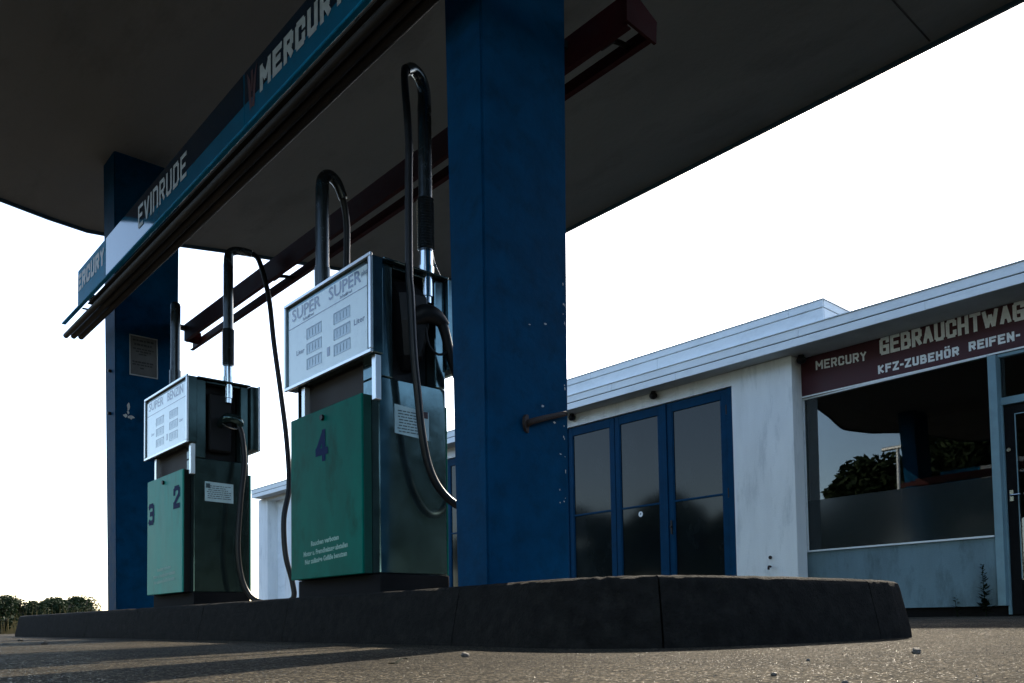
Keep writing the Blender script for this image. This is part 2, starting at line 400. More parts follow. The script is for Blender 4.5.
for a, b in zip(joint, joint[1:] + [len(front)]):
    ids = lerp_pts(a, b, 0)
    prof_k = [(.05, -.02), (.046, .03), (.016, KZ - .024), (.010, KZ - .009), (-.004, KZ - .001), (-.02, KZ), (-.127, KZ - .002), (-.127, -.02)]
    loops = []; SUB = 9; kr = random.Random(a * 13 + 1)
    for n in range(len(ids) - 1):
        for q in range(SUB + (1 if n == len(ids) - 2 else 0)):
            t = q / SUB
            if n == 0 and q == 0: t = .0025 / (Vector(front[ids[1]]) - Vector(front[ids[0]])).length
            if q == SUB: t = 1 - .0025 / (Vector(front[ids[-1]]) - Vector(front[ids[-2]])).length
            chip = -kr.uniform(.002, .0055) if kr.random() < .05 else 0        # knocked arris
            row = []
            for m, (d, z) in enumerate(prof_k):
                p = offs(ids[n], d) * (1 - t) + offs(ids[n + 1], d) * t
                j = kr.uniform(-.0014, .0014) if m < 6 else 0
                if m in (2, 3, 4, 5) : z += kr.uniform(-.0009, .0009) + (chip if m in (3, 4) else chip * .3)
                row.append(Vector((p.x + j, p.y + j, z)))
            loops.append(row)
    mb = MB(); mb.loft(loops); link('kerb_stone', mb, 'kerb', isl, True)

# ---------------------------------------------------------------- canopy
CZ = 3.65
plan = [(5.33, -2.2), (5.33, 6.25), (5.29, 6.5), (5.17, 6.72), (4.95, 6.9), (4.17, 7.20), (3.15, 7.53), (2.6, 7.74), (2.25, 7.87), (2.02, 7.925), (1.7, 7.88), (1.3, 7.78), (1.05, 7.56), (.75, 7.38), (.2, 7.28), (-.7, 7.18), (-1.05, 7.08), (-1.24, 6.9), (-1.3, 6.6), (-1.3, -2.2)]
can = thing('petrol_station_canopy', 'large flat concrete canopy roof over the petrol pumps', 'canopy', (2.03, 4.3, CZ))
mb = MB(); mb.prism(plan, CZ, CZ + .26); link('roof_slab', mb, 'soffit', can)
mb = MB(); n = len(plan)
for i in range(n):
    a, b = Vector(plan[i]), Vector(plan[(i + 1) % n]); d = (b - a).normalized(); o = Vector((d.y, -d.x))
    q = [a + o * .002 - d * .004, b + o * .002 + d * .004, b + o * .022 + d * .004, a + o * .022 - d * .004]
    mb.prism([(p.x, p.y) for p in q], CZ - .028, CZ + .275)
link('edge_flashing', mb, 'trim', can)
for y in (-.4, 1.95):
    link('soffit_joint', MB().box((-1.28, y, CZ - .0025), (5.31, y + .010, CZ + .01)), 'cavity', can)

def column(yb, label, flip=1):
    c = thing('canopy_column', label, 'column', (2.03, yb + .1, KZ), 'columns carrying the canopy')
    return c
def shaft(c, x0, x1, y0, y1, X0, X1, Y0, Y1):
    mb = MB(); t = bmesh.new()
    zs = [KZ - .01, CZ + .01]
    lo = [(x0, y0), (x1, y0), (x1, y1), (x0, y1)]; hi = [(X0, Y0), (X1, Y0), (X1, Y1), (X0, Y1)]
    vs = [[t.verts.new((x, y, z)) for x, y in p] for p, z in ((lo, zs[0]), (hi, zs[1]))]
    t.faces.new(vs[0][::-1]); t.faces.new(vs[1])
    for i in range(4): t.faces.new((vs[0][i], vs[0][(i + 1) % 4], vs[1][(i + 1) % 4], vs[1][i]))
    bmesh.ops.recalc_face_normals(t, faces=list(t.faces))
    bmesh.ops.bevel(t, geom=[e for e in t.edges if abs((e.verts[0].co - e.verts[1].co).z) > 1], offset=.008, segments=2, affect='EDGES')
    mb._add(t); return link('shaft', mb, 'column', c, True)
c1 = column(2.17, 'thick blue painted column in the foreground right of the pump numbered 4')
shaft(c1, 1.83, 2.231, 2.175, 2.352, 1.820, 2.272, 2.160, 2.395)
mb = MB(); mb.tube([(2.02, 2.172, .79), (2.03, 2.150, .797), (2.12, 2.152, .827), (2.205, 2.154, .853)], lambda u: .0125 - .003 * u, 10, 4)
mb.tube([(2.018, 2.176, .79), (2.022, 2.168, .79)], .034, 12)
pb = link('pipe_stub', mb, 'rust', c1, True)
def blob(mb, frame, r, rn, sx=1., sy=1.):
    n = 9; P = [frame(math.cos(2 * PI * k / n) * r * sx * rn.uniform(.5, 1.2), math.sin(2 * PI * k / n) * r * sy * rn.uniform(.5, 1.2), .0016) for k in range(n)]
    v = [mb.bm.verts.new(p) for p in P]; mb.bm.faces.new(v)
rn = random.Random(5); mb = MB()
for k in range(16):
    z = rn.choice((rn.uniform(.3, .78), rn.uniform(.3, .78), rn.uniform(.8, 1.5)))
    # the front face leans by a hair
    yf = 2.175 - (z - KZ) / (CZ - KZ) * .015
    xr = 2.2235 + (z - KZ) / (CZ - KZ) * .036
    blob(mb, face_y(xr - .010 - abs(rn.gauss(0, .012)), yf, z), rn.uniform(.0012, .0035), rn, 1, rn.uniform(1, 3))
for x, z, r in ((2.10, .868, .006), (2.16, .815, .006), (2.19, .70, .004), (2.12, 1.18, .006), (2.04, 1.16, .004)):
    blob(mb, face_y(x, 2.175 - (z - KZ) / (CZ - KZ) * .015, z), r, rn, 1.3, .7)
link('paint_chip', mb, 'chip', c1)
mb = MB()                                   # bare edge where the paint has gone
for z0, z1 in ((.20, .42), (.44, .56), (.62, .74), (.76, .80)):
    mb.box((2.2255 + .003, 2.186, z0), (2.2255 + .0075, 2.196, z1))
link('worn_edge', mb, 'chip', c1)

c2 = column(6.32, 'blue painted column furthest back beyond the pump numbered 3 and 2')
shaft(c2, 1.828, 2.25, 6.33, 6.54, 1.828, 2.312, 6.465, 6.745)
mb = MB(); rn = random.Random(9)
for x, z, r, sx, sy in ((1.918, 1.70, .022, .6, 1.9), (1.895, 1.632, .018, 1, .8), (1.935, 1.625, .022, 1.2, .9), (1.915, 1.66, .012, .8, 1.2)):
    blob(mb, face_y(x, 6.33 + (z - KZ) * .03907 - .001, z), r, rn, sx, sy)
link('paint_chip', mb, 'chip', c2)
mb = MB()
for z in (1.66, 1.98): mb.tube([(1.835, 6.50, z), (1.806, 6.50, z)], .012, 8)
link('bolt', mb, 'black', c2)

# notice on the far column
nt_ = thing('notice_board', 'grey printed notice fixed to the far blue column', 'notice', (2.03, 6.31, 1.955))
mb = MB(); mb.box((1.932, 6.304, 1.955), (2.124, 6.313, 2.252), .002); link('panel', mb, 'papern', nt_)
mb = MB()
for a, b in (((1.926, 6.300, 1.948), (1.933, 6.3045, 2.259)), ((2.123, 6.300, 1.948), (2.130, 6.3045, 2.259)), ((1.934, 6.300, 1.948), (2.122, 6.3045, 1.956)), ((1.934, 6.300, 2.251), (2.122, 6.3045, 2.259))): mb.box(a, b)
link('frame', mb, 'galv', nt_)
mb = MB()
for z, x0, x1, h in ((2.215, .02, .17, .013), (2.183, .03, .155, .014), (2.152, .02, .17, .010), (2.132, .04, .15, .010), (2.112, .06, .13, .010), (2.05, .015, .17, .012), (2.03, .015, .17, .010), (2.005, .07, .11, .010)):
    x = x0
    while x < x1 - .01:
        wd = random.uniform(.012, .034); mb.box((1.932 + x, 6.3025, z), (1.932 + min(x + wd, x1), 6.3038, z + h)); x += wd + .006
link('print', mb, 'noticed', nt_)

for o in list(nt_.children):
    for v in o.data.vertices: v.co.y += .092 + v.co.z * .039

# ---------------------------------------------------------------- blue fascia sign in front of the columns
SX = 1.57
sg = thing('fascia_sign', 'long blue sign strip reading MERCURY and EVINRUDE below the canopy', 'sign', (1.7, 4.3, 2.3))
for y0, y1, m in ((5.725, 6.39, 'signblue'), (3.575, 5.718, 'signgloss'), (1.75, 3.568, 'signgloss')):
    mb = MB(); mb.box((SX, y0, 2.372), (SX + .014, y1, 2.63), .002); pn = link('sign_panel', mb, m, sg)
    if m == 'signgloss':                               # navy upper stripe: shade painted in, its end slanted along the reflection
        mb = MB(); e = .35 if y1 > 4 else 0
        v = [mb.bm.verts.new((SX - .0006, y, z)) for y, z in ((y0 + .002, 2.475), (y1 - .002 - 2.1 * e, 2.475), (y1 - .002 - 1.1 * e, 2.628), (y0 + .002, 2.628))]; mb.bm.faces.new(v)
        link('upper_shade_stripe', mb, 'signshade', pn)
mb = MB()                                              # lower lip, runs on past the broken end
mb.box((SX - .008, 1.75, 2.358), (SX + .02, 6.80, 2.3705), .003)
link('lower_lip', mb, 'signblue', sg)
for x, z, r, ye in ((1.622, 2.318, .020, 6.93), (1.668, 2.315, .020, 6.90), (1.716, 2.316, .022, 6.88)):
    mb = MB(); mb.tube([(x, 1.7, z), (x, ye, z)], r, 14); link('rail', mb, 'rail', sg, True)
mb = MB(); mb.box((1.592, 1.75, 2.345), (1.74, 6.22, 2.353)); link('lamp_tray', mb, 'rail', sg)
for y in (2.2, 2.6, 4.3, 5.45, 6.34):
    mb = MB(); mb.box((1.592, y, 2.3535), (1.75, y + .03, 2.3575)); link('bracket', mb, 'rail', sg)
for y in (2.27, 6.40):
    mb = MB(); mb.box((1.588, y, 2.45), (1.827, y + .04, 2.49)); link('bracket', mb, 'rail', sg)
mb = MB(); strokes(mb, 'MERCURY', face_x(SX - .001, 6.515, 2.47), .094, .12, .030, .014)
bmesh.ops.delete(mb.bm, geom=[v for v in mb.bm.verts if v.co.y > 6.395], context='VERTS')
link('lettering', mb, 'signletter', sg)
mb = MB(); strokes(mb, 'EVInRUDE', face_x(SX - .002, 5.06, 2.445), .088, .135, .022, .020)
link('lettering', mb, 'signletter', sg)
mb = MB(); strokes(mb, 'MERCURY', face_x(SX - .001, 3.40, 2.452), .088, .122, .030, .017)
link('lettering', mb, 'signletter', sg)
mb = MB(); f = face_x(SX - .001, 3.535, 2.40)          # dark red winged emblem
for P in ([(0, .21), (.035, .16), (.052, .03), (.030, .02)], [(.105, .21), (.072, .16), (.052, .03), (.076, .02)], [(.04, .20), (.065, .20), (.058, .10), (.047, .10)]):
    mb.quad(*[f(a, b, .001) for a, b in P])
link('emblem', mb, 'signred', sg)

# ---------------------------------------------------------------- red lamp housing behind the pumps
rl = thing('lamp_housing', 'dark red twin rail lamp housing on the far side of the columns', 'lamp housing', (2.43, 4.3, 2.3))
mb = MB(); mb.prism([(2.346, 1.935), (2.354, 1.935), (2.354, 6.45), (2.346, 6.45)], 2.306, 2.436); mb.box((2.355, 1.935, 2.306), (2.372, 6.45, 2.312)); link('rail', mb, 'red', rl)
mb = MB(); mb.box((2.484, 1.935, 2.305), (2.49, 6.64, 2.375)); mb.box((2.462, 1.935, 2.305), (2.483, 6.64, 2.311)); link('rail', mb, 'red', rl)
def endplate(y, d):
    mb = MB(); P = [(2.334, 2.318), (2.338, 2.44), (2.412, 2.438), (2.516, 2.396), (2.508, 2.306)]
    mb.loft([[Vector((x, y, z)) for x, z in P], [Vector((x, y + d, z)) for x, z in P]]); return link('end_plate', mb, 'red', rl)
endplate(1.922, .012)
mb = MB(); mb.box((2.36, 6.452, 2.306), (2.483, 6.462, 2.40)); link('end_plate', mb, 'red', rl)
for y in (2.04, 4.9):
    mb = MB(); mb.tube([(2.355, y, 2.32), (2.43, y, 2.338), (2.484, y, 2.345)], .011, 10); mb.tube([(2.375, y - .02, 2.325), (2.375, y + .05, 2.325)], .018, 10)
    link('lamp_holder', mb, 'black', rl, True)
mb = MB(); mb.tube([(2.40, 6.35, 2.36), (2.40, 6.43, 2.36)], .020, 12); link('lamp_end', mb, 'white_tube', rl, True)
for y in (2.24, 6.40):
    link('bracket', MB().box((2.24, y, 2.385), (2.345, y + .05, 2.415)), 'black', rl)

# ---------------------------------------------------------------- petrol pumps
W, D = .455, .77
def pump(X, Y, label, side, green, edge, words, numbers, sub, near_hose, far_hose, sticker, nozzle):
    B = KZ
    P = thing('fuel_pump', label, 'fuel pump', (X + W / 2, Y + D / 2, B), 'petrol pumps on the island')
    b = lambda x0, y0, z0, x1, y1, z1, bev=.003, mb=None: (mb or MB()).box((X + x0, Y + y0, B + z0), (X + x1, Y + y1, B + z1), bev)
    link('plinth', b(.05, .03, -.01, .405, D - .03, .084, .004), 'plinth', P)
    # cabinet: core, and the -Y shell with its nozzle recess
    mb = MB(); b(.062, .155, .086, .392, D - .035, 1.385, .003, mb)
    link('cabinet', mb, 'cavity', P)
    mb = MB()
    b(.05, .03, .086, .395, .153, .905, .004, mb)
    b(.05, .03, .907, .122, .153, 1.392, .004, mb); b(.342, .03, .907, .395, .153, 1.392, .004, mb)
    b(.124, .03, 1.378, .340, .153, 1.392, .002, mb)
    sp = link('side_panel', mb, side, P)
    mb = MB(); b(.05, D - .033, .086, .395, D - .03, 1.392, .001, mb); link('side_panel', mb, side, P)
    mb = MB(); b(.126, .10, .909, .338, .154, 1.376, .002, mb); link('nozzle_recess', mb, 'black', P)
    # green doors front and back
    for (x0, x1, fr) in ((0, .049, True), (.397, .426, False)):
        d = link('door_panel', b(x0, .085, .086, x0 + .012, .716, .838, .003) if fr else b(x1 - .012, .06, .086, x1, .69, .838, .003), green, P)
        link('door_edge', b(x0 + .0125, .087, .088, x1, .714, .836, .001) if fr else b(x0, .062, .088, x1 - .0125, .688, .836, .001), edge, d)
        if fr:
            mb = MB(); mb.tube([(X - .012, Y + .407, B + .795), (X + .002, Y + .407, B + .795)], .013, 12); link('lock', mb, 'black', d, True)
            for ch, yy, zz in numbers:
                mb = MB(); strokes(mb, ch, face_x(X, Y + yy, B + zz), .112, .142, .031, .01); link('number', mb, 'numink', d)
            mb = MB()
            for s, yy, zz, wd in words: type_text(mb, s, face_x(X, Y + yy, B + zz, .045), .030, wd, .0012)
            link('small_print', mb, 'smallink', d)
    # corner posts between door and display
    for y in (.010, .62):
        link('corner_post', b(.022, y, .80, .050, y + .030, .986, .002), 'alu', P)
    # display heads front and back
    for fr in (True, False):
        x0, x1 = (0, .058) if fr else (.398, .455)
        xf = X + (0 if fr else W)
        h = link('display_head', b(x0 + (.006 if fr else 0), .004, .991, x1 - (0 if fr else .006), D - .004, 1.398, .003), side, P)
        mb = MB(); t = .016
        xx0, xx1 = (x0 - .008, x0 + .0055) if fr else (x1 - .0055, x1 + .008)
        b(xx0, 0, .987, xx1, D, .987 + t, .002, mb); b(xx0, 0, 1.405 - t, xx1, D, 1.405, .002, mb)
        b(xx0, 0, .987 + t + .0005, xx1, t, 1.405 - t - .0005, .002, mb); b(xx0, D - t, .987 + t + .0005, xx1, D, 1.405 - t - .0005, .002, mb)
        link('display_frame', mb, 'alu', h)
        if fr:
            mb = MB(); b(.001, t + .022, .987 + t + .002, .0055, D - t - .022, 1.405 - t - .022, 0, mb); link('display_face', mb, 'disp', h)
            fx = X + .001
            mb = MB()
            strokes_w = [(words2, yy) for words2, yy in zip(sub[0], (.698, .352))]
            for s, yy in strokes_w: type_text(mb, s, face_x(fx, Y + yy, B + 1.307), .078, .272, .0012)
            for s, yy, zz, sz, wd in sub[1]: type_text(mb, s, face_x(fx, Y + yy, B + zz), sz, wd, .0004)
            b(.0000, t + .022, 1.274, .0008, D - t - .022, 1.2775, 0, mb)
            b(.0000, .345, 1.06, .0008, .37, 1.10, 0, mb)
            link('lettering', mb, 'dispink', h)
            for yy in (.418, .172):
                for zz in (1.045, 1.115, 1.185):
                    mb = MB(); b(-.0002, yy, zz, .0006, yy + .137, zz + .048, 0, mb); link('counter_window', mb, 'dispwin', h)
                    mb = MB(); b(-.0014, yy, zz + .045, -.0003, yy + .137, zz + .050, 0, mb); b(-.0014, yy + .133, zz, -.0003, yy + .137, zz + .0445, 0, mb)
                    for k in range(1, 5): b(-.0012, yy + k * .027, zz + .008, -.0003, yy + k * .027 + .0022, zz + .040, 0, mb)
                    link('counter_edge', mb, 'dispedge', h)
    link('top_cap', b(.06, .0, 1.394, .397, D, 1.402, .002), side, P)
    # sticker on the side panel
    if sticker:
        x0, x1, z0, z1, sq, skew = sticker
        mb = MB(); mb.quad(*[Vector((X + x, Y + .0285, B + z)) for x, z in ((x0, z0 + skew), (x1, z0), (x1, z1 - skew), (x0, z1))]); st = link('sticker', mb, 'paper', sp)
        mb = MB(); z = z1 - .028
        while z > z0 + .012:
            x = x0 + .012 + random.uniform(0, .01); xe = x1 - .012 - random.uniform(0, .03)
            while x < xe - .006:
                wd = random.uniform(.008, .03); mb.quad(*[Vector((X + p, Y + .0278, B + q)) for p, q in ((x, z), (min(x + wd, xe), z), (min(x + wd, xe), z + .0045), (x, z + .0045))]); x += wd + .004
            z -= .0125
        link('sticker_print', mb, 'paperd', sp)
        xs = x1 - .032 if sq > 0 else x0 + .006
        mb = MB(); mb.quad(*[Vector((X + p, Y + .0270, B + q)) for p, q in ((xs, z1 - .040), (xs + .026, z1 - .040), (xs + .026, z1 - .012), (xs, z1 - .012))]); link('sticker_square', mb, 'signred' if sq > 0 else 'paperd', sp)
    # hose masts
    mx, my = X + (.308 if nozzle is nozzle4 else .268), Y + .045
    mast = thing_part('hose_mast', P)
    mb = MB(); mb.tube([(mx, my, 1.50), (mx, my, 1.71)], .030, 18); mb.tube([(mx, my, 1.60), (mx, my, 1.635)], .034, 18); mb.tube([(mx, my, 1.47), (mx, my, 1.50)], .024, 14)
    m0 = link('hose_mast', mb, 'chrome', P, True)
    mb = MB(); rings = []
    for k in range(19): mb.tube([(mx, my, 1.712 + k * .0122), (mx, my, 1.717 + k * .0122), (mx, my, 1.7225 + k * .0122)], lambda u: .0385 - .014 * abs(u - .5), 18)
    link('spring_sleeve', mb, 'jacket', m0, True)
    mb = MB(); mb.tube([(mx, my, 1.70), (mx, my, 2.36)], .0305, 18); link('hose_jacket', mb, 'jacket', m0, True)
    top, pts = near_hose(mx, my)
    mb = MB(); mb.tube([(mx, my, 2.34)] + top, lambda u: .0312 - .009 * u, 14, 5); link('hose_bend', mb, 'jacket', m0, True)
    h = link('hose', MB().tube(pts, .0165, 12, 6), 'rubber', P, True)
    if far_hose is not None:
        fx_, fy_ = X + .19, Y + D - .02
        mb = MB(); mb.tube([(fx_, fy_, 1.55), (fx_, fy_, 1.83)], .040, 18); mb.tube([(fx_, fy_, 1.83), (fx_, fy_, 2.24 if far_hose else 2.285)], .0335, 18)
        m1 = link('hose_mast', mb, 'jacket', P, True)
        if far_hose:
            mb = MB(); mb.tube([(fx_, fy_, 2.22), (fx_ + .006, fy_, 2.285), (fx_ + .04, fy_, 2.318), (fx_ + .085, fy_, 2.295), (fx_ + .12, fy_, 2.225)], lambda u: .034 - .011 * u, 14, 5); link('hose_bend', mb, 'jacket', m1, True)
            link('hose', MB().tube([(fx_ + .11, fy_, 2.25), (fx_ + .143, fy_ + .01, 2.12), (fx_ + .148, fy_ + .02, 1.9), (fx_ + .15, fy_ + .04, 1.5), (fx_ + .12, fy_ + .07, .9), (fx_ + .05, fy_ + .10, .45), (fx_, fy_ + .12, .26), (fx_ - .06, fy_ + .12, .4), (fx_ - .05, fy_ + .08, .9), (fx_ - .02, fy_ + .02, 1.25)], .0165, 12, 5), 'rubber', P, True)
        else:
            mb = MB(); mb.ball((fx_, fy_, 2.285), .0345, (1, 1, .9)); link('mast_cap', mb, 'jacket', m1, True)
    # nozzle and holster
    nozzle(P, X, Y, B)
    return P
def thing_part(*a): return None

def nozzle4(P, X, Y, B):
    mb = MB()                                             # faceted holster cup
    z = lambda v: B + v
    secs = [(1.345, .16, .285, .05), (1.28, .15, .30, -.005), (1.16, .155, .30, -.015), (1.02, .18, .275, .005), (.97, .205, .25, .05)]
    mb.loft([[Vector((X + a, Y + .095, z(q))), Vector((X + a, Y + y0 + .03, z(q))), Vector((X + a + .03, Y + y0, z(q))), Vector((X + b_ - .03, Y + y0, z(q))), Vector((X + b_, Y + y0 + .03, z(q))), Vector((X + b_, Y + .095, z(q)))] for q, a, b_, y0 in secs])
    link('holster', mb, 'black', P)
    n = MB(); n.tube([(X + .20, Y + .01, z(1.17)), (X + .25, Y - .018, z(1.20)), (X + .30, Y - .030, z(1.195)), (X + .352, Y - .034, z(1.165))], lambda u: .036 + .010 * math.sin(u * PI) - .014 * u, 12, 4)
    nz = link('nozzle', n, 'black', P, True)
    n = MB(); n.tube([(X + .335, Y - .034, z(1.165)), (X + .352, Y - .034, z(1.12)), (X + .385, Y - .030, z(1.02)), (X + .43, Y - .025, z(.93))], lambda u: .024 - .006 * u, 12, 3); link('grip', n, 'black', nz, True)
    n = MB(); n.tube([(X + .245, Y - .036, z(1.13)), (X + .26, Y - .036, z(1.06)), (X + .31, Y - .035, z(1.03)), (X + .365, Y - .034, z(1.055))], .0055, 8, 3); link('trigger_guard', n, 'black', nz, True)
def nozzle3(P, X, Y, B):
    mb = MB(); z = lambda v: B + v
    mb.box((X + .15, Y + .05, z(.96)), (X + .30, Y + .095, z(1.33)), .012)
    link('holster', mb, 'black', P)
    n = MB(); n.tube([(X + .215, Y + .05, z(1.13)), (X + .225, Y + .0, z(1.155)), (X + .25, Y - .025, z(1.165)), (X + .30, Y - .032, z(1.15)), (X + .318, Y - .032, z(1.118))], lambda u: .022 + .010 * math.sin(u * PI), 12, 4)
    nz = link('nozzle', n, 'pumpside3', P, True)
    n = MB(); n.tube([(X + .205, Y - .02, z(1.125)), (X + .235, Y - .035, z(1.105)), (X + .285, Y - .036, z(1.10)), (X + .31, Y - .034, z(1.12))], .0055, 8, 3); link('trigger_guard', n, 'steel', nz, True)

def hose4(mx, my):
    top = [(mx - .003, my - .004, 2.42), (mx - .030, my - .015, 2.470), (mx - .085, my - .035, 2.478), (mx - .135, my - .055, 2.440)]
    y = 2.80
    pts = [(mx - .110, my - .042, 2.465), (mx - .145, my - .06, 2.41), (1.952, y, 2.12), (1.950, y, 1.92), (1.947, y, 1.55), (1.955, y, 1.44), (1.967, y, 1.20), (1.985, y, 1.03), (2.003, y, .875), (2.032, y, .745), (2.073, y - .01, .652), (2.135, y - .03, .585), (2.205, y - .05, .56), (2.28, y - .06, .60), (2.33, y - .055, .75), (2.30, y - .03, .95), (2.245, y + .015, 1.095), (2.22, y + .022, 1.13)]
    return top, pts
def hose3(mx, my):
    top = [(mx + .004, my - .004, 2.42), (mx + .03, my - .012, 2.452), (mx + .085, my - .03, 2.46), (mx + .135, my - .05, 2.452)]
    pts = [(mx + .10, my - .036, 2.46), (mx + .15, my - .055, 2.445), (2.262, 4.90, 2.37), (2.30, 4.86, 2.15), (2.315, 4.82, 1.85), (2.345, 4.78, 1.5), (2.36, 4.74, 1.22), (2.345, 4.68, .93), (2.30, 4.66, .72), (2.30, 4.64, .50), (2.335, 4.62, .33), (2.34, 4.62, .235), (2.30, 4.70, .212), (2.22, 4.78, .212), (2.17, 4.84, .25), (2.125, 4.87, .36), (2.105, 4.88, .56), (2.125, 4.885, .85), (2.155, 4.90, 1.08), (2.15, 4.92, 1.25), (2.135, 4.935, 1.315)]
    return top, pts

WORDS = [('Rauchen verboten', .52, .232, .246), ('Motor u. Fremdheizung abstellen', .59, .188, .39), ('Nur zulässige Gefäße benutzen', .577, .152, .37)]
small4 = [('bleifrei', .59, 1.285, .020, .10), ('bleifrei', .255, 1.285, .020, .10), ('plus', .078, 1.328, .030, .05), ('Liter', .655, 1.135, .032, .078), ('Liter', .140, 1.135, .036, .085)]
small3 = [('Liter', .650, 1.135, .026, .06), ('Liter', .140, 1.135, .026, .06)]
p4 = pump(1.795, 2.849, 'petrol pump with dark green door numbered 4 and SUPER display, nearest the camera', 'pumpside', 'green4', 'greenedge', WORDS, [('4', .475, .60)], (('SUPER', 'SUPER'), small4), hose4, True, (.125, .302, .665, .80, 1, .012), nozzle4)
p3 = pump(1.83, 4.965, 'petrol pump with faded pale green door numbered 3 and 2, beside the far column', 'pumpside3', 'green3', 'black', WORDS, [('3', .695, .545), ('2', .235, .605)], (('SUPER', 'BENZIN'), small3), hose3, False, (.115, .295, .64, .765, -1, .004), nozzle3)
mb = MB(); rn = random.Random(4)                            # soot rubbed round the foot of the door of pump 4
def stain(y, z, r):
    n = 14; P = [Vector((1.795 - .0006, y + math.cos(2 * PI * k / n) * r * rn.uniform(.6, 1.25), max(KZ + .09, z + math.sin(2 * PI * k / n) * r * .7 * rn.uniform(.6, 1.2)))) for k in range(n)]
    return P
mb = MB(); mb.tube([(2.135, 2.89, 1.71), (2.15, 2.89, 1.66), (2.20, 2.90, 1.597)], .0022, 6, 3); link('tether_wire', mb, 'steel', p4)

# ---------------------------------------------------------------- shop building
bd = thing('shop_building', 'long low white building with blue folding doors and car dealer shop front', 'building', (8.3, 7, 0))
def part(name, m, boxes, parent=None, bev=.0, smooth=False):
    mb = MB()
    for a, b in boxes: mb.box(a, b, bev)
    return link(name, mb, m, parent or bd, smooth)
EZ = 2.895
part('wall', 'wall', [((8.15, 5.30, 2.73), (8.40, 8.02, EZ - .002)), ((8.15, 8.02, .05), (8.40, 8.16, EZ - .002)), ((8.15, 8.16, 2.73), (8.40, 10.80, EZ - .002)), ((8.15, 10.80, .05), (8.40, 16.48, EZ - .002)), ((8.15, 16.48, 2.84), (8.42, 17.28, EZ - .002))])
part('wall', 'wall', [((8.475, 4.595, .05), (8.56, 5.298, EZ - .004))])
part('pillar', 'wall', [((8.14, 4.542, .05), (8.345, 5.298, EZ - .003)), ((8.3455, 4.60, .05), (8.474, 5.298, EZ - .003))], bev=.004)
part('end_pilaster', 'wall', [((8.14, 17.285, .0), (8.6, 17.74, EZ - .003))])
part('wall', 'wall', [((8.6, 17.55, 0), (16, 17.74, EZ - .003))])
part('wall', 'wall', [((15.8, -3.0, 0), (16, 17.545, EZ - .003))]); part('wall', 'wall', [((8.6, -3.2, 0), (16, -3.002, EZ - .003))])
d = part('side_door', 'fascia', [((8.36, 16.53, .05), (8.40, 17.25, 2.80))]); part('door_frame', 'wall', [((8.34, 16.482, .05), (8.41, 16.528, 2.838)), ((8.34, 17.252, .05), (8.41, 17.283, 2.838)), ((8.34, 16.53, 2.802), (8.41, 17.25, 2.838))], d)
part('plinth', 'plinth', [((8.40, -3, 0), (8.55, 4.59, .135))])
mb = MB(); mb.prism([(8.302, 2.6705), (8.55, 2.6705), (8.55, 4.592), (8.388, 4.592)], .138, .765); link('shop_wall', mb, 'wallblue', bd)
# roof, fascia boards and soffit
part('roof', 'roofing', [((7.93, -3.2, EZ + .004), (16.1, 17.62, 3.07))])
part('soffit', 'eave', [((7.925, -3.2, EZ - .001), (8.38, 17.6, EZ + .003))])
def boards(parent, X, y0, y1, z0, z1, seams, m='fascia'):
    mb = MB(); ys = [y0] + sorted(seams) + [y1]
    for a, b in zip(ys, ys[1:]): mb.box((X, a + .0015, z0), (X + .02, b - .0015, z1), .002)
    return link('fascia_board', mb, m, parent)
boards(bd, 7.905, -3.2, 17.6, EZ - .003, 2.974, (.5, 3.05, 5.9, 9.3, 12.4))
boards(bd, 7.90, -3.2, 17.6, 2.984, 3.073, (1.1, 4.32, 6.9, 10.2, 13.6))
part('fascia_groove', 'groove', [((7.915, -3.19, 2.97), (7.928, 17.59, 2.99))])
part('roof_edge', 'fascia', [((7.888, -3.21, 3.0745), (7.96, 17.61, 3.086))], bev=.002)
ub = part('upper_roof_block', 'wall', [((7.965, 4.08, 3.09), (12, 9.0, 3.30))])
boards(ub, 7.95, 4.066, 9.02, 3.09, 3.228, (6.2,)); boards(ub, 7.945, 4.064, 9.02, 3.238, 3.312, (4.45, 7.3))
part('fascia_board', 'fascia', [((7.972, 4.064, 3.09), (12, 4.078, 3.228)), ((7.967, 4.060, 3.238), (12, 4.078, 3.312))], ub)
part('roof_edge', 'fascia', [((7.935, 4.05, 3.3135), (12.02, 9.03, 3.325))], ub, bev=.002)
part('roof_vent', 'groove', [((8.25, 4.035, 3.13), (8.43, 4.0585, 3.20))], ub)
# rain outlets under the eave
for x, y in ((8.10, 6.39), (8.10, 7.80), (8.23, 4.475)):
    mb = MB(); mb.ball((x, y, EZ - .055), .052, (1, 1, .85), 3); mb.tube([(x, y, EZ - .06), (x, y, EZ - .003)], .03, 12); link('rain_outlet', mb, 'black', bd, True)
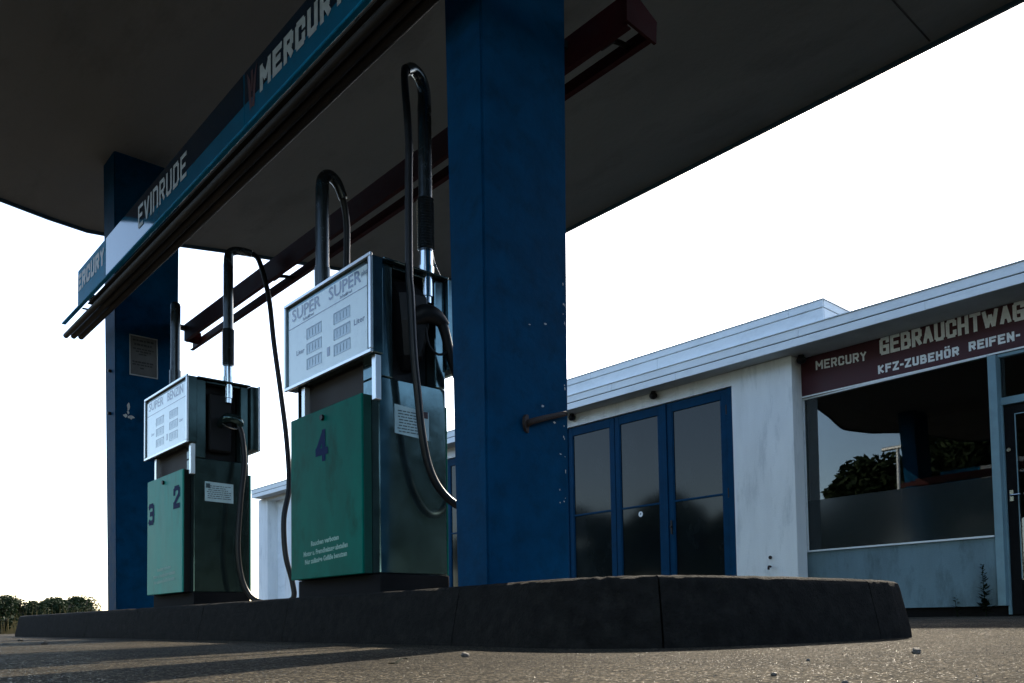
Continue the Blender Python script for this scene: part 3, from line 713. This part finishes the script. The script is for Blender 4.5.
# folding garage doors, three leaves to a group
def leaf(y0, y1, z0, z1, stick=False):
    t = .075; X0, X1 = 8.18, 8.225
    d = part('folding_door', 'doorblue', [((X0, y0, z0), (X1, y0 + t, z1)), ((X0, y1 - t, z0), (X1, y1, z1)), ((X0, y0 + t + .0005, z1 - .115), (X1, y1 - t - .0005, z1)), ((X0, y0 + t + .0005, z0), (X1, y1 - t - .0005, z0 + .30)), ((X0 + .004, y0 + t + .0005, 1.488), (X1, y1 - t - .0005, 1.512))], bev=.003)
    for a, b in ((z0 + .301, 1.4875), (1.5125, z1 - .116)):
        part('pane', 'dglass', [((X0 + .018, y0 + t, a), (X0 + .024, y1 - t, b))], d)
    part('glazing_bead', 'doorblue', [((X0 + .006, y0 + t, z0 + .301), (X0 + .017, y0 + t + .014, z1 - .116)), ((X0 + .006, y1 - t - .014, z0 + .301), (X0 + .017, y1 - t, z1 - .116))], d)
    if stick:
        mb = MB(); mb.tube([(X0 + .0165, y0 + .40, 1.40), (X0 + .0155, y0 + .40, 1.40)], .036, 20); link('round_sticker', mb, 'sticker', d)
        mb = MB(); mb.box((X0 + .0140, y0 + .392, 1.394), (X0 + .0152, y0 + .41, 1.414)); link('sticker_mark', mb, 'paperd', d)
    return d
ZD0, ZD1 = .06, 2.722
def fittings(d, yh, yl):
    for z in (.45, 1.45, 2.42):
        mb = MB(); mb.tube([(8.172, yh, z), (8.172, yh, z + .11)], .011, 10); link('hinge', mb, 'black', d, True)
    mb = MB(); mb.box((8.166, yl - .014, 1.10), (8.1795, yl + .014, 1.27), .003); mb.tube([(8.168, yl, 1.19), (8.145, yl, 1.19)], .012, 10); link('latch', mb, 'black', d, True)
leaf(7.115, 7.955, ZD0, ZD1); leaf(6.315, 7.105, ZD0, ZD1, True); d3 = leaf(5.395, 6.255, ZD0, ZD1); fittings(d3, 5.391, 6.218)
for a, b in ((6.26, 6.31), (5.305, 5.388), (7.96, 8.015), (8.165, 8.22), (10.74, 10.795)):
    part('door_post', 'doorblue', [((8.165, a, ZD0), (8.24, b, ZD1))], bev=.003)
leaf(8.225, 9.06, ZD0, ZD1); leaf(9.065, 9.90, ZD0, ZD1); d = leaf(9.905, 10.735, ZD0, ZD1)
part('pink_poster', 'pink', [((8.190, 10.16, .68), (8.196, 10.40, 1.02))], d)
# shop window
WY0, WY1, WZ0, WZ1 = 2.678, 4.558, .77, 2.455
# the big sheet and its frame are tilted a little to steer the canopy reflection
t_ = lambda y, z: 8.375 + .045 * (y - WY1) + .004 * (z - 1.6)
def slab(mb, y0, y1, z0, z1, d0, d1):
    mb.loft([[Vector((t_(y, z) + dx, y, z)) for y, z in ((y0, z0), (y1, z0), (y1, z1), (y0, z1))] for dx in (d0, d1)])
mb = MB()
slab(mb, WY1 - .020, WY1, WZ0, WZ1, -.004, .05); slab(mb, WY0 - .006, WY1 - .0205, WZ1 - .018, WZ1, -.004, .05); slab(mb, WY0, WY1 - .0205, WZ0 - .003, WZ0 + .013, -.012, .05)
w = link('shop_window', mb, 'fascia', bd)
part('window_post', 'frame', [((8.276, 2.600, .14), (8.43, 2.670, WZ1 - .021))], bev=.003)
for nm, m, z0, z1 in (('pane', 'glass', 1.3225, WZ1 - .0185), ('frosted_pane', 'frost', WZ0 + .0135, 1.322)):
    mb = MB(); slab(mb, WY0 - .004, WY1 - .0205, z0, z1, .010, .015); link(nm, mb, m, w)
# entrance door and transom
tr = part('transom', 'frame', [((8.36, .9, 1.975), (8.43, 2.610, 2.045)), ((8.36, .9, 2.42), (8.43, 2.610, 2.455))], bev=.003)
part('pane', 'glass', [((8.395, .9, 2.0455), (8.40, 2.605, 2.4195))], tr)
d = part('entrance_door', 'plinth', [((8.385, 2.50, .06), (8.43, 2.585, 1.97)), ((8.385, 1.55, .06), (8.43, 1.63, 1.97)), ((8.385, 1.6305, 1.89), (8.43, 2.4995, 1.97)), ((8.385, 1.6305, .06), (8.43, 2.4995, .16)), ((8.39, 1.6305, .33), (8.43, 2.4995, .37))], bev=.003)
part('pane', 'glass', [((8.402, 1.631, .371), (8.408, 2.499, 1.889))], d)
part('lower_panel', 'plinth', [((8.40, 1.631, .161), (8.412, 2.499, .329))], d)
part('door_bead', 'frame', [((8.380, 2.490, .38), (8.3845, 2.4985, 1.885)), ((8.380, 1.64, 1.876), (8.3845, 2.489, 1.885))], d)
mb = MB(); mb.tube([(8.384, 2.55, 1.14), (8.345, 2.55, 1.14), (8.340, 2.47, 1.14)], .008, 8, 2); mb.box((8.380, 2.535, 1.09), (8.3845, 2.565, 1.19)); mb.tube([(8.385, 2.555, 1.56), (8.372, 2.555, 1.56)], .018, 12); link('handle', mb, 'steel', d, True)
part('door_frame', 'frame', [((8.36, 2.588, .06), (8.432, 2.6105, 1.974))])
part('wall', 'wallblue', [((8.375, -3, .138), (8.55, .895, 2.455)), ((8.375, .9, .138), (8.55, 1.545, 1.97))])
# sign board over the shop front
sb = part('sign_board', 'maroon', [((8.352, -3, 2.458), (8.372, 4.572, EZ - .003))], bev=.002)
part('sign_trim', 'signwhite', [((8.346, -3, 2.4565), (8.3515, 4.572, 2.472))], sb)
mb = MB(); strokes(mb, 'MERCURY', face_x(8.352, 4.375, 2.728, -.055), .066, .098, .019, .013); link('lettering', mb, 'signwhite', sb)
mb = MB(); strokes(mb, 'GEBRAUCHTWAG', face_x(8.352, 3.68, 2.712), .096, .178, .033, .0105); link('lettering', mb, 'signwhite', sb)
mb = MB(); strokes(mb, 'KFZ-ZUBEHÖR', face_x(8.352, 3.705, 2.526), .062, .088, .021, .012); link('lettering', mb, 'signwhite', sb)
mb = MB(); strokes(mb, 'REIFEN-', face_x(8.352, 2.845, 2.540), .062, .088, .021, .012); link('lettering', mb, 'signwhite', sb)
# dim room behind the shop window
part('interior_wall', 'room', [((12, -3, 0), (12.1, 5.2, EZ - .01)), ((8.6, 5.05, 0), (11.99, 5.2, EZ - .01)), ((8.6, -3, 0), (11.99, -2.9, EZ - .01))])
part('interior_ceiling', 'room', [((8.56, -2.89, 2.80), (11.99, 5.04, 2.85))]); part('interior_floor', 'room', [((8.56, -2.89, .05), (11.99, 5.04, .10))])
# tap on the pillar foot
mb = MB(); mb.tube([(8.13, 4.86, .62), (8.09, 4.86, .62), (8.085, 4.86, .585)], .012, 8, 2); mb.tube([(8.132, 4.86, .72), (8.122, 4.86, .72)], .02, 10); link('wall_tap', mb, 'rust', bd, True)

# ---------------------------------------------------------------- small things on the ground
for k, (x, y, r, lab) in enumerate([(.647, .673, .0075, 'dark angular pebble nearest the camera on the lit asphalt'), (1.70, .70, .010, 'dark round pebble lying off the right end of the kerb'), (.994, .595, .0042, 'small dark pebble right of the nearest pebble'),
        (1.141, 1.44, .009, 'bluish stone lying against the kerb foot under the foreground column'), (1.097, 5.675, .012, 'larger lump of dirt on the far left asphalt'), (.95, 4.4, .012, 'dark clod beside the far end of the kerb'), (.92, .46, .004, 'tiny dark pebble in the lower right corner'), (1.35, .74, .004, 'tiny pebble between the kerb and the nearest pebbles')]):
    mb = MB(); mb.ball((x, y, r * .5), r, (1.1, .9, .75), 2, .18, k)
    single('pebble', mb, 'stone', lab, 'pebble', (x, y, 0), 'pebbles on the asphalt', True)
mb = MB(); mb.loft([[Vector((.90 + .022 * t - .0, 1.345 + .006 * math.sin(3 * t) + s, .004 + .004 * math.sin(t * 2) + zz)) for s, zz in ((-.006 * (1 - t * t * .9), 0), (0, .002), (.006 * (1 - t * t * .9), 0))] for t in (-1, -.6, -.2, .2, .6, 1)], False)
single('fallen_leaf', mb, 'weed', 'small green leaf lying on the asphalt before the kerb', 'leaf', (.90, 1.345, 0))

def weed(x, y, h, n, label, seed, spread=.05):
    rn = random.Random(seed); w = thing('weed', label, 'plant', (x, y, .045), 'weeds at the foot of the shop wall')
    link('stem', MB().tube([(x, y, .03), (x - .01, y + .01, .03 + h * .5), (x + .0, y + .02, .03 + h)], lambda u: .006 - .004 * u, 6, 3), 'weed', w, True)
    mb = MB()
    for i in range(n):
        t = i / n; z = .08 + h * t; a = rn.uniform(0, 6.28); l = spread * (1.15 - t * .8) * rn.uniform(.7, 1.3)
        c = Vector((x, y + .02 * t, z)); d = Vector((math.cos(a), math.sin(a), rn.uniform(-.2, .7))).normalized() * l; s = Vector((-math.sin(a), math.cos(a), 0)) * l * .22
        mb.quad(c, c + d * .5 + s, c + d, c + d * .5 - s)
    link('leaves', mb, 'weed', w); return w
weed(8.24, 2.755, .44, 150, 'tall dark weed growing at the foot of the shop wall beside the entrance', 1, .085)
weed(8.30, 3.02, .17, 24, 'low sparse weed at the foot of the shop wall under the window', 2, .06)

# ---------------------------------------------------------------- vegetation
def bush(x, y, rx, ry, h, n, label, seed, m='leaf', lump=7, leaf=.032):
    rn = random.Random(seed); b = thing('bush', label, 'bush', (x, y, 0), 'bushes along the far edge of the forecourt')
    st = MB()
    for k in range(5):
        a = rn.uniform(0, 6.28); st.tube([(x, y, -.02), (x + math.cos(a) * rx * .3, y + math.sin(a) * ry * .3, h * .5), (x + math.cos(a) * rx * .5, y + math.sin(a) * ry * .5, h * .8)], lambda u: .03 * (1 - u * .8), 6, 3)
    link('stem', st, 'bark', b, True)
    C = [(x + rn.uniform(-.7, .7) * rx, y + rn.uniform(-.6, .6) * ry, h * rn.uniform(.25, .72), rn.uniform(.3, .5)) for _ in range(lump)] + [(x, y, h * .5, .55)]
    mb = MB()
    for i in range(n):
        cx, cy, cz, s = rn.choice(C)
        d = Vector((rn.gauss(0, 1), rn.gauss(0, 1), rn.gauss(0, 1))).normalized() * (rn.random() ** .4)
        p = Vector((cx + d.x * rx * s, cy + d.y * ry * s, max(.03, cz + d.z * h * s * .75)))
        u = Vector((rn.gauss(0, 1), rn.gauss(0, 1), rn.gauss(0, .6))).normalized() * leaf * rn.uniform(.6, 1.4); v = u.cross(Vector((rn.gauss(0, 1), rn.gauss(0, 1), rn.gauss(0, 1)))).normalized() * u.length * .45
        mb.quad(p - u, p + v, p + u, p - v)
    link('foliage', mb, m, b)
bush(6.2, 24.6, .95, 1.0, 1.06, 17000, 'rounded dark bush standing just left of the far column', 1, leaf=.036)
bush(5.35, 23.2, .65, .8, .80, 9000, 'low bush between the rounded bush and the tall weeds', 2, leaf=.032)
bush(4.45, 20.6, .5, .6, .74, 8000, 'loose green bush behind the far left end of the kerb', 3, leaf=.032)
bush(3.75, 19.6, .5, .6, .76, 8000, 'upright green bush left of the loose green bush', 5, leaf=.032)
bush(3.0, 17.2, .5, .6, .68, 8000, 'dark bush at the left edge below the distant roof', 4, leaf=.03)
bush(2.35, 13.4, .25, .4, .26, 700, 'small scrubby bush at the bottom left by the asphalt edge', 6, leaf=.03)
mb = MB(); rn = random.Random(8)
for i in range(5200):
    y = rn.uniform(12.2, 23); x = y * rn.uniform(.14, .30); 
    if y < 13 and rn.random() < .6: continue
    h = rn.uniform(.12, .40) * (1.0 if rn.random() < .95 else 1.6) * (y / 21); a = rn.uniform(0, 6.28); lean = rn.uniform(.02, .25) * h; wd = .005
    p = Vector((x, y, 0)); q = p + Vector((math.cos(a) * lean * .4, math.sin(a) * lean * .4, h * .6)); t = p + Vector((math.cos(a) * lean, math.sin(a) * lean, h)); s = Vector((wd, wd * .3, 0))
    v = [mb.bm.verts.new(c) for c in (p - s, p + s, q + s * .7, t, q - s * .7)]; mb.bm.faces.new(v)
tag(link('tall_grass', mb, 'dry'), 'dry tall grass beyond the far end of the forecourt', 'grass', kind='stuff')

def tree(x, y, h, r, n, label, seed):
    rn = random.Random(seed); t = thing('tree', label, 'tree', (x, y, 0), 'trees across the street mirrored in the glass')
    tr = MB(); tr.tube([(x, y, -.1), (x + .05, y, h * .3), (x - .05, y + .1, h * .55), (x, y, h * .85)], lambda u: .2 * (1 - u * .85), 8, 4)
    for k in range(6):
        a = k * 1.05 + rn.random(); z = h * rn.uniform(.3, .6)
        tr.tube([(x, y, z), (x + math.cos(a) * r * .5, y + math.sin(a) * r * .5, z + h * .15), (x + math.cos(a) * r * .85, y + math.sin(a) * r * .85, z + h * .22)], lambda u: .07 * (1 - u * .8), 6, 3)
    link('trunk', tr, 'bark', t, True)
    C = []
    for k in range(16):
        a = rn.uniform(0, 6.28); q = rn.uniform(.15, .8); C.append((x + math.cos(a) * r * q, y + math.sin(a) * r * q, h * rn.uniform(.32, .86), r * rn.uniform(.28, .45)))
    mb = MB()
    for i in range(n):
        cx, cy, cz, s = rn.choice(C); d = Vector((rn.gauss(0, 1), rn.gauss(0, 1), rn.gauss(0, .9))).normalized() * s * (rn.random() ** .35)
        p = Vector((cx, cy, cz)) + d; u = Vector((rn.gauss(0, 1), rn.gauss(0, 1), rn.gauss(0, .7))).normalized() * rn.uniform(.11, .22); v = u.cross(Vector((rn.gauss(0, 1), rn.gauss(0, 1), rn.gauss(0, 1)))).normalized() * u.length * .5
        mb.quad(p - u, p + v, p + u, p - v)
    link('crown', mb, 'tree', t)
for k, (x, y, h, r, lab) in enumerate([(-15, 20.0, 4.7, 2.1, 'lowest tree of the row mirrored in the shop window'), (-15.3, 17.3, 6.7, 2.4, 'tree behind the street lamp mirrored in the shop window'), (-16, 13.6, 7.9, 2.8, 'tall tree right of the mirrored street lamp'), (-17, 9.2, 9.6, 3.6, 'broad tree mirrored beside the window post'), (-17.5, 3.8, 9.2, 3.6, 'unseen tree behind the camera, added to dim the sky light'), (-16.5, -3.0, 9.4, 3.8, 'unseen tree opposite the near end of the canopy, added to dim the sky light'), (-16, -10.0, 9.0, 3.8, 'furthest unseen tree behind the camera, added to dim the sky light'), (-16, 24.5, 6.2, 2.6, 'tree mirrored low in the right garage door leaf'), (-17, 29.0, 6.8, 2.9, 'tree mirrored low in the middle garage door leaf'), (-16, 34.0, 6.6, 2.9, 'tree mirrored low in the left garage door leaf'), (-17, 39.5, 7.2, 3.0, 'tree at the end of the row down the street')]):  # the three unmirrored trees behind the camera are added to block sky light
    tree(x, y, h, r, 15000, lab, 20 + k)
hd = thing('tall_hedge', 'tall dark hedge along the street behind the camera, mirrored in the pump sides', 'hedge', (14, -17, 0))
mb = MB(); rn = random.Random(77)
for i in range(15000):
    x = rn.uniform(-6, 40); hh = 6.6 + .9 * math.sin(x * .9) + .6 * math.sin(x * 2.3 + 1); z = hh * rn.random() ** .8; y = -17 + rn.uniform(-1.2, 1.2)
    p = Vector((x, y, z)); u = Vector((rn.gauss(0, 1), rn.gauss(0, .6), rn.gauss(0, 1))).normalized() * rn.uniform(.18, .36); v = u.cross(Vector((rn.gauss(0, .4), 1, rn.gauss(0, .4)))).normalized() * u.length * .6
    mb.quad(p - u, p + v, p + u, p - v)
link('foliage', mb, 'tree', hd)
mb = MB()
for x in range(-5, 40, 3): mb.tube([(x, -17, -.1), (x + .2, -17, 3), (x, -17.1, 5.2)], lambda u: .12 - .09 * u, 6, 2)
link('stem', mb, 'bark', hd, True)
LY = 13.35
sl = thing('street_lamp', 'pale T shaped street lamp mirrored in the shop window', 'street lamp', (-10, LY, 0))
link('pole', MB().tube([(-10, LY, 0), (-10, LY, 5.7)], lambda u: .08 - .025 * u, 10), 'galv', sl, True)
link('lamp_arm', MB().box((-10.07, LY - .55, 5.66), (-9.93, LY + .55, 5.78), .03), 'galv', sl)
# far roof at the left edge
sh = thing('shed', 'small distant shed with dark roof at the left edge', 'shed', (7.2, 45, 0))
link('wall', MB().box((4.4, 44, 0), (7.75, 48, 1.05)), 'cavity', sh)
link('roof', MB().loft([[Vector((x, 43.7, 1.0)), Vector((x, 46, 1.52)), Vector((x, 48.3, 1.0))] for x in (4.2, 8.0)]), 'roofdark', sh)

# ---------------------------------------------------------------- camera
f, yaw, pitch, roll = 826.417, math.radians(41.7090933), math.radians(2.80294425), math.radians(-.9180576)
F = Vector((math.sin(yaw) * math.cos(pitch), math.cos(yaw) * math.cos(pitch), math.sin(pitch)))
R0 = Vector((math.cos(yaw), -math.sin(yaw), 0)); U0 = R0.cross(F)
R = R0 * math.cos(roll) + U0 * math.sin(roll); U = -R0 * math.sin(roll) + U0 * math.cos(roll)
cd = bpy.data.cameras.new('camera'); co = bpy.data.objects.new('camera', cd); COL.objects.link(co)
co.matrix_world = Matrix(((R.x, U.x, -F.x, 0), (R.y, U.y, -F.y, 0), (R.z, U.z, -F.z, .08), (0, 0, 0, 1)))
cd.sensor_width = 36; cd.lens = f / 1024 * 36; cd.shift_y = 238.134 / 1024; cd.clip_start = .02; cd.clip_end = 2000
S.camera = co

# ---------------------------------------------------------------- light
EL, AZ = math.radians(31.5), math.radians(63.0)          # azimuth from +Y towards +X
sd = Vector((math.sin(AZ) * math.cos(EL), math.cos(AZ) * math.cos(EL), math.sin(EL)))
ld = bpy.data.lights.new('sun', 'SUN'); ld.energy = 3.2; ld.angle = math.radians(.53); ld.color = (1, .89, .72)
lo = bpy.data.objects.new('sun', ld); COL.objects.link(lo); lo.location = sd * 40
lo.rotation_euler = sd.to_track_quat('Z', 'Y').to_euler()
w = bpy.data.worlds.new('World'); S.world = w; w.use_nodes = True
nt = w.node_tree; bg = nt.nodes['Background']
sky = nt.nodes.new('ShaderNodeTexSky'); sky.sky_type = 'NISHITA'; sky.sun_disc = False
sky.sun_elevation = EL; sky.sun_rotation = AZ; sky.altitude = 0; sky.air_density = 1.; sky.dust_density = 1.2; sky.ozone_density = .6
nt.links.new(sky.outputs[0], bg.inputs[0]); bg.inputs[1].default_value = .15
vs = S.view_settings; vs.view_transform = 'Standard'; vs.look = 'None'; vs.exposure = 1.7; vs.gamma = 1; vs.use_curve_mapping = False
S.cycles.max_bounces = 10; S.cycles.transparent_max_bounces = 12; S.cycles.use_denoising = True
for o in list(bpy.data.objects):
    if '_o' in o: del o['_o']
